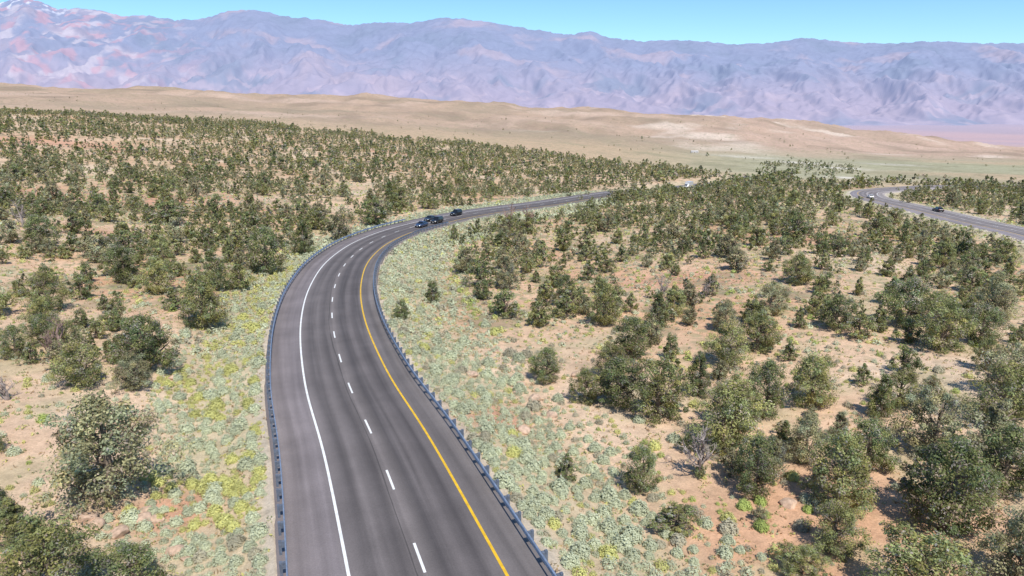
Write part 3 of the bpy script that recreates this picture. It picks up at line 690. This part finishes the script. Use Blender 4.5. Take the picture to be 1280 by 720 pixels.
for i in keep:
    gx, gy = int(xx[i]//1.4), int(yy[i]//1.4); ok = True; f_ = .40 if dense[i] else .43
    for dx in (-1, 0, 1):
        for dy in (-1, 0, 1):
            for (a, b_, s_) in sg_.get((gx+dx, gy+dy), ()):
                if (a-xx[i])**2+(b_-yy[i])**2 < (f_*(s_+size[i]))**2: ok = False; break
            if not ok: break
        if not ok: break
    if ok: sg_.setdefault((gx, gy), []).append((xx[i], yy[i], size[i])); kk.append(i)
keep = np.array(kk)
left = offm < 0
tone = []
for i in keep:
    q = rng.uniform(); vg = em[i] < 12 and offm[i] < 9e5
    if vg and left[i] and nz2[i] > -.05 and 30 < yy[i] < 140: tone.append(SK[2] if q < .5 else SK[0])
    elif vg: tone.append(SK[0] if q < .87 else SK[2] if q < .92 else SK[1])
    else: tone.append(SK[0] if q < .34 else SK[1] if q < .60 else SK[2] if q < .83 else SK[3])
ui = np.clip((u/2).astype(int), 0, 639); vi = np.clip(((v-4)/2).astype(int), 0, 359)
vis = (u > 8) & (u < 1272) & (v < 708) & ~MK[vi, ui]
score = np.where(vis[keep], size[keep]*FPX/dep[keep], -1); best = set(np.argsort(score)[::-1][:300].tolist())
LOV, LOC = [], []
for j, i in enumerate(keep):
    rot = random.uniform(0, 6.28); s = size[i]; k = tone[j]
    if j in best:
        o = link('sagebrush', S_HD[k][j % 3]); o.location = (xx[i], yy[i], zz[i]-.02); o.scale = (s*1.1, s*1.1, s); o.rotation_euler = (0, 0, rot)
        wh = ('on the verge' if em[i] < 13 else 'on the sandy ground') + (' left' if left[i] else ' right')+' of the highway'
        tag(o, f'{k} sagebrush clump {wh} in the foreground', 'shrub', 'sagebrush clumps in the foreground')
    else:
        Q, cc = S_MD[k][j % 5] if yy[i] < 70 else S_LO[k][j % 4] if yy[i] < 130 else S_FAR[k][j % 3]
        c_, s_ = math.cos(rot)*s*1.1, math.sin(rot)*s*1.1
        q = np.empty_like(Q); q[:, 0] = Q[:, 0]*c_-Q[:, 1]*s_+xx[i]; q[:, 1] = Q[:, 0]*s_+Q[:, 1]*c_+yy[i]; q[:, 2] = Q[:, 2]*s+zz[i]-.02
        LOV.append(q); LOC.append(cc*rng.uniform(.85, 1.18))
print('sage', len(keep))
o = link('sagebrush_cover', quadmesh('sagebrush_cover', np.concatenate(LOV), np.concatenate(LOC), M_SAGE))
tag(o, 'low pale sagebrush covering the verges and sandy ground', 'sagebrush', kind='stuff')
n = 95000; yy = np.sqrt(rng.uniform(20**2, 190**2, n)); xx = rng.uniform(-1., 1., n)*yy
zz, E = Z(xx, yy, True); nz = fbm(xx/6, yy/6, 121, 3); vg = E[0][1] < 12
kp = (E[0][1] > .25) & (rng.uniform(0, 1, n) < np.where(vg, .75, .42+.6*nz)) & (E[1][1] > .4); xx, yy, zz, vg = xx[kp], yy[kp], zz[kp], vg[kp]; n = len(xx)
K = 5; ctr = np.c_[xx, yy, zz][:, None, :]+np.c_[rng.normal(0, .11, (n*K, 2)), rng.uniform(.02, .14, n*K)].reshape(n, K, 3)
nor = rng.normal(size=(n, K, 3)); nor[..., 2] += .4; nor /= np.linalg.norm(nor, axis=2, keepdims=True); uu = np.cross(nor, rng.normal(size=nor.shape)); uu /= np.linalg.norm(uu, axis=2, keepdims=True); ww = np.cross(nor, uu)
l = rng.uniform(.06, .15, (n, K, 1)); Q = np.stack([ctr+uu*l, ctr+ww*l*.5, ctr-uu*l, ctr-ww*l*.5], 2).reshape(-1, 3)
pal = np.array([(.58, .47, .27), (.44, .43, .25), (.47, .33, .20), (.39, .42, .19), (.56, .53, .20)]); cc = pal[rng.integers(0, 5, n)]*rng.uniform(.8, 1.2, (n, 1))
o = link('dry_grass', quadmesh('dry_grass', Q, np.repeat(cc, K*4, 0), M_SAGE)); tag(o, 'dry grass tufts and low herbs on the sandy ground', 'grass', kind='stuff')

# ------------------------------------------------------------ boulders
def rock_mesh(seed):
    import bmesh
    bm = bmesh.new(); bmesh.ops.create_icosphere(bm, subdivisions=3, radius=.5); r = np.random.default_rng(seed)
    pl = r.normal(size=(9, 3)); pl /= np.linalg.norm(pl, axis=1, keepdims=True); dd = r.uniform(.28, .44, 9)
    for vv in bm.verts:
        c_ = np.array(vv.co)
        for nn_, d_ in zip(pl, dd):
            s = c_@nn_-d_
            if s > 0: c_ = c_-nn_*s*.9
        c_ *= 1+.05*math.sin(13*c_[0]+seed)*math.cos(11*c_[1])
        vv.co = Vector((c_[0]*1.25, c_[1], c_[2]*.8))
    me = bpy.data.meshes.new('boulder'); bm.to_mesh(me); bm.free(); me.materials.append(M_ROCK); return me
RK = [rock_mesh(s) for s in range(4)]
pts = [(652, 482), (640, 474), (612, 522), (590, 470), (668, 500), (700, 566), (222, 690), (215, 474), (205, 486), (120, 658), (182, 640), (110, 650), (985, 632), (1010, 620), (835, 575), (655, 540), (720, 470), (300, 395), (560, 330), (232, 700), (180, 652), (1185, 705), (620, 440), (590, 505), (690, 520), (196, 650), (206, 662), (150, 668), (646, 492), (600, 534)]
for k, (u_, v_) in enumerate(pts):
    x_, y_, z_ = ray(u_, v_); o = link('boulder', RK[k % 4]); s = random.uniform(.5, 1.2); o.location = (x_, y_, z_+.08*s); o.scale = (s, s, s*.9); o.rotation_euler = (random.uniform(-.3, .3), random.uniform(-.3, .3), k)
    tag(o, 'reddish boulder on the sandy slope %s of the highway' % ('left' if u_ < 340 else 'right'), 'rock', 'reddish boulders on the sand')

# ------------------------------------------------------------ vehicles
def loft(st):
    V = []; F = []; k = 10
    for (x_, zb, zt, hw_) in st:
        c = .12
        ring = [(-hw_+c, zb), (hw_-c, zb), (hw_, zb+c*1.2), (hw_+.01, (zb+zt)/2), (hw_-.02, zt-c), (hw_-c*1.3, zt), (-hw_+c*1.3, zt), (-hw_+.02, zt-c), (-hw_-.01, (zb+zt)/2), (-hw_, zb+c*1.2)]
        V += [(x_, a, b_) for a, b_ in ring]
    for i in range(len(st)-1):
        for j in range(k): F.append((i*k+j, (i+1)*k+j, (i+1)*k+(j+1) % k, i*k+(j+1) % k))
    F.append(tuple(range(k))); F.append(tuple((len(st)-1)*k+j for j in range(k-1, -1, -1)))
    return V, F
def quad_in(a, b_, c, d, fu0, fu1, fv0, fv1, out=.006):
    a, b_, c, d = map(Vector, (a, b_, c, d)); n_ = (b_-a).cross(d-a).normalized()
    f_ = lambda s, t: (a*(1-s)+b_*s)*(1-t)+(d*(1-s)+c*s)*t+n_*out
    return [f_(fu0, fv0), f_(fu1, fv0), f_(fu1, fv1), f_(fu0, fv1)]
def wheel(root, x_, y_, R, W):
    b = MB(); sg = 1 if y_ > 0 else -1
    pr = [(R*.62, -W/2), (R*.93, -W/2), (R, -W/2+.04), (R, W/2-.04), (R*.93, W/2), (R*.62, W/2)]; n_ = 20; V = []; F = []
    for k in range(n_):
        a = 2*math.pi*k/n_; V += [(r_*math.cos(a), w_, r_*math.sin(a)) for r_, w_ in pr]
    for k in range(n_):
        for j in range(5): F.append((k*6+j, k*6+j+1, ((k+1) % n_)*6+j+1, ((k+1) % n_)*6+j))
    b.add(V, F); t = b.build('wheel', M_TYRE, root, True); t.location = (x_, y_, R)
    b = MB(); V = [(0, sg*W*.35, 0)]+[(R*.62*math.cos(2*math.pi*k/n_), sg*W*(.45 if k % 4 < 2 else .3), R*.62*math.sin(2*math.pi*k/n_)) for k in range(n_)]
    b.add(V, [(0, 1+k, 1+(k+1) % n_) for k in range(n_)]); b.build('rim', M_RIM, t)
def car(paint, suv):
    root = empty('car'); H = 1.72 if suv else 1.44; bz = 1.05 if suv else .93
    st = [(-2.38, .45, bz-.22, .74), (-2.28, .32, bz-.04, .86), (-1.5, .26, bz+.02, .92), (0, .26, bz, .93), (.95, .26, bz-.02, .92), (1.75, .28, bz-.12, .89), (2.2, .32, bz-.22, .83), (2.36, .42, bz-.34, .70)]
    b = MB(); b.add(*loft(st))
    x0, x1, r0, r1 = (-2.28, .95, -2.05, .15) if suv else (-1.95, 1.0, -1.15, .1); hb, hr = .84, .66; zb = bz-.05
    B = [(x0, -hb, zb), (x1, -hb, zb), (x1, hb, zb), (x0, hb, zb)]; m_ = (H-.06)
    Rf = [(r0, -hr, m_), (r1, -hr, m_), (r1, hr, m_), (r0, hr, m_)]; Tp = [(r0+.15, -hr+.12, H), (r1-.15, -hr+.12, H), (r1-.15, hr-.12, H), (r0+.15, hr-.12, H)]
    b.add(B+Rf+Tp, [(0, 1, 5, 4), (1, 2, 6, 5), (2, 3, 7, 6), (3, 0, 4, 7), (4, 5, 9, 8), (5, 6, 10, 9), (6, 7, 11, 10), (7, 4, 8, 11), (8, 9, 10, 11)])
    b.build('body', paint, root)
    for nm, (i, j) in (('windscreen', (1, 2)), ('rear_window', (3, 0))):
        q = quad_in(B[i], B[j], Rf[j], Rf[i], .06, .94, .1, .94); MB().add(q, [(0, 1, 2, 3)]).build(nm, M_GLASS, root)
    for (i, j) in ((0, 1), (2, 3)):
        for (s0, s1) in ((.12, .47), (.52, .9)):
            q = quad_in(B[i], B[j], Rf[j], Rf[i], s0, s1, .14, .9); MB().add(q, [(0, 1, 2, 3)]).build('side_window', M_GLASS, root)
    for s in (-1, 1):
        MB().box((2.24, s*.62, bz-.30), (.16, .3, .13)).build('headlight', M_LAMP, root); MB().box((-2.33, s*.66, bz-.18), (.12, .26, .16)).build('taillight', M_TAIL, root)
        MB().box((.72, s*1.0, bz+.08), (.14, .2, .13)).build('mirror', paint, root)
        for x_ in (-1.42, 1.45): wheel(root, x_, s*.83, .36 if suv else .33, .23)
    MB().box((2.33, 0, bz-.42), (.09, .8, .16)).build('grille', M_TRIM, root); MB().box((2.36, 0, .47), (.07, .42, .1)).build('licence_plate', M_PLATE, root)
    MB().box((2.30, 0, .36), (.14, 1.5, .08)).build('bumper', M_TRIM, root)
    return root
def truck(paint):
    root = empty('box_truck')
    MB().box((-1.2, 0, 1.95), (5.2, 2.35, 2.5)).build('cargo_box', paint, root)
    V, F = loft([(1.5, .5, 2.1, 1.05), (2.2, .45, 2.15, 1.06), (2.75, .45, 1.35, 1.04), (3.4, .5, 1.15, .98), (3.5, .55, 1.0, .92)]); MB().add(V, F).build('cab', paint, root)
    MB().add([(2.25, -.92, 2.07), (2.25, .92, 2.07), (2.79, .92, 1.36), (2.79, -.92, 1.36)], [(0, 3, 2, 1)]).build('windscreen', M_GLASS, root)
    MB().box((-.2, 0, .6), (6.2, .9, .2)).build('chassis', M_TRIM, root)
    for s in (-1, 1):
        MB().box((1.95, s*1.065, 1.7), (.7, .02, .5)).build('side_window', M_GLASS, root); MB().box((3.46, s*.7, .9), (.1, .28, .18)).build('headlight', M_LAMP, root)
        for x_ in (-2.3, 2.5): wheel(root, x_, s*.95, .42, .28)
    return root
def place(root, r, u_, off_, toward, i_lo=0):
    """stand the vehicle in its lane where the lane passes the given column"""
    qq = r.Q+r.n*off_; uu_, vv_, _ = proj(qq[:, 0], qq[:, 1], r.z); idx = np.arange(len(r.Q)); ok = (idx >= i_lo) & (idx < len(r.Q)-4)
    i = int(idx[ok][np.argmin(np.abs(uu_[ok]-u_))]); q = qq[i]
    f_ = Vector((r.Q[i+2, 0]-r.Q[i-2, 0], r.Q[i+2, 1]-r.Q[i-2, 1], r.z[i+2]-r.z[i-2])).normalized()*(-1 if toward else 1)
    l_ = Vector((0, 0, 1)).cross(f_).normalized(); up = f_.cross(l_)
    root.matrix_world = Matrix(((f_.x, l_.x, up.x, q[0]), (f_.y, l_.y, up.y, q[1]), (f_.z, l_.z, up.z, r.z[i]+.01), (0, 0, 0, 1)))
def paint(n_, c): 
    m = plain(n_, c, .28, .3, spec=.6); m.node_tree.nodes['Principled BSDF'].inputs['Coat Weight'].default_value = .5; return m
PB, PK, PG, PW = paint('dark_blue_paint', (.035, .06, .13)), paint('black_paint', (.014, .014, .017)), paint('charcoal_paint', (.04, .043, .05)), paint('white_paint', (.75, .75, .74))
GC = 'cars coming round the highway bend'; ib = iy(155)
for (pm_, suv, u_, o_, lab) in [(PB, False, 526, 1.9, 'dark blue car leading the group, nearest to the camera on the bend'), (PK, True, 547, 1.9, 'black sport utility car close behind the dark blue car in the inner lane'),
       (PG, False, 537, -1.85, 'charcoal car in the outer lane beside the black sport utility car'), (PK, True, 569, -1.85, 'black car trailing the group, farthest back on the bend')]:
    c_ = car(pm_, suv); place(c_, main, u_, o_, True, ib); tag(c_, lab, 'car', GC)
i_s = int(np.argmin(np.abs(side.Q[:, 1]-150)))
c_ = car(PK, False); place(c_, side, 1172, 1.9, False, i_s); tag(c_, 'dark car in the middle of the far road at the right', 'car')
i_t = int(np.argmin(np.abs(side.Q[:, 1]-255)))
c_ = car(PW, False); place(c_, side, 1088, -1.9, False, i_t); tag(c_, 'small white car at the far bend of the road at the right', 'car')
c_ = truck(PW); place(c_, main, 860, 1.9, True, iy(300)); tag(c_, 'white box truck among trees on the distant highway', 'truck')

# ------------------------------------------------------------ far building
x_, y_, z_ = ray(868, 191)
root = empty('white_building', (x_, y_, z_)); tag(root, 'low white building alone on the tan flat below the hills', 'building')
W_, D_, H_ = 12, 7, 2.6; MW = plain('white_wall', (.66, .62, .57), .8, vary=.08, scale=.5); MR = plain('metal_roof', (.55, .52, .49), .6, vary=.1, scale=.4); MD_ = plain('door_paint', (.2, .14, .1), .6)
MB().add([(-W_/2, -D_/2, -1.5), (W_/2, -D_/2, -1.5), (W_/2, D_/2, -1.5), (-W_/2, D_/2, -1.5), (-W_/2, -D_/2, H_), (W_/2, -D_/2, H_), (W_/2, D_/2, H_), (-W_/2, D_/2, H_), (-W_/2, 0, H_+1.3), (W_/2, 0, H_+1.3)], [(0, 1, 5, 4), (1, 2, 6, 9, 5), (2, 3, 7, 6), (3, 0, 4, 8, 7)]).build('wall', MW, root)
MB().add([(-W_/2-.5, -D_/2-.5, H_-.2), (W_/2+.5, -D_/2-.5, H_-.2), (W_/2+.5, 0, H_+1.4), (-W_/2-.5, 0, H_+1.4), (W_/2+.5, D_/2+.5, H_-.2), (-W_/2-.5, D_/2+.5, H_-.2)], [(0, 1, 2, 3), (3, 2, 4, 5)]).build('roof', MR, root)
MB().box((-1, -D_/2-.03, 1.05), (1.2, .08, 2.1)).build('door', MD_, root)
for k in (-4.2, 2, 4.4): MB().box((k, -D_/2-.03, 1.5), (1.3, .08, 1.0)).build('window', M_GLASS, root)

# ------------------------------------------------------------ light, sky, camera
w_ = bpy.data.worlds.new('World'); bpy.context.scene.world = w_; w_.use_nodes = True; nt = w_.node_tree
bg = nt.nodes['Background']; sky = N(nt, 'ShaderNodeTexSky', sky_type='NISHITA'); sky.sun_disc = False
sky.sun_elevation = SUN_EL; sky.sun_rotation = SUN_AZ; sky.altitude = 1800; sky.air_density = 1.0; sky.dust_density = .3; sky.ozone_density = 1.5
tint = mixc(nt, 1, sky.outputs[0], (.68, .93, 1.1), 'MULTIPLY')
nt.links.new(tint, bg.inputs['Color']); bg.inputs['Strength'].default_value = .15
sl = bpy.data.lights.new('sun', 'SUN'); sl.energy = 5.0; sl.angle = math.radians(.5); sl.color = (1, .955, .87); so_ = bpy.data.objects.new('sun', sl); C.objects.link(so_)
S = Vector((math.sin(SUN_AZ)*math.cos(SUN_EL), math.cos(SUN_AZ)*math.cos(SUN_EL), math.sin(SUN_EL))); so_.rotation_euler = S.to_track_quat('Z', 'Y').to_euler(); so_.location = (0, -20, 60)
cd = bpy.data.cameras.new('camera'); cam = bpy.data.objects.new('camera', cd); C.objects.link(cam); cam.location = (0, 0, HC); cam.rotation_euler = (math.pi/2-TH, 0, 0)
cd.sensor_width = 36; cd.lens = FPX*36/1280; cd.clip_start = .5; cd.clip_end = 120000
sc = bpy.context.scene; sc.camera = cam; sc.view_settings.view_transform = 'Standard'; sc.view_settings.look = 'None'; sc.view_settings.exposure = 0
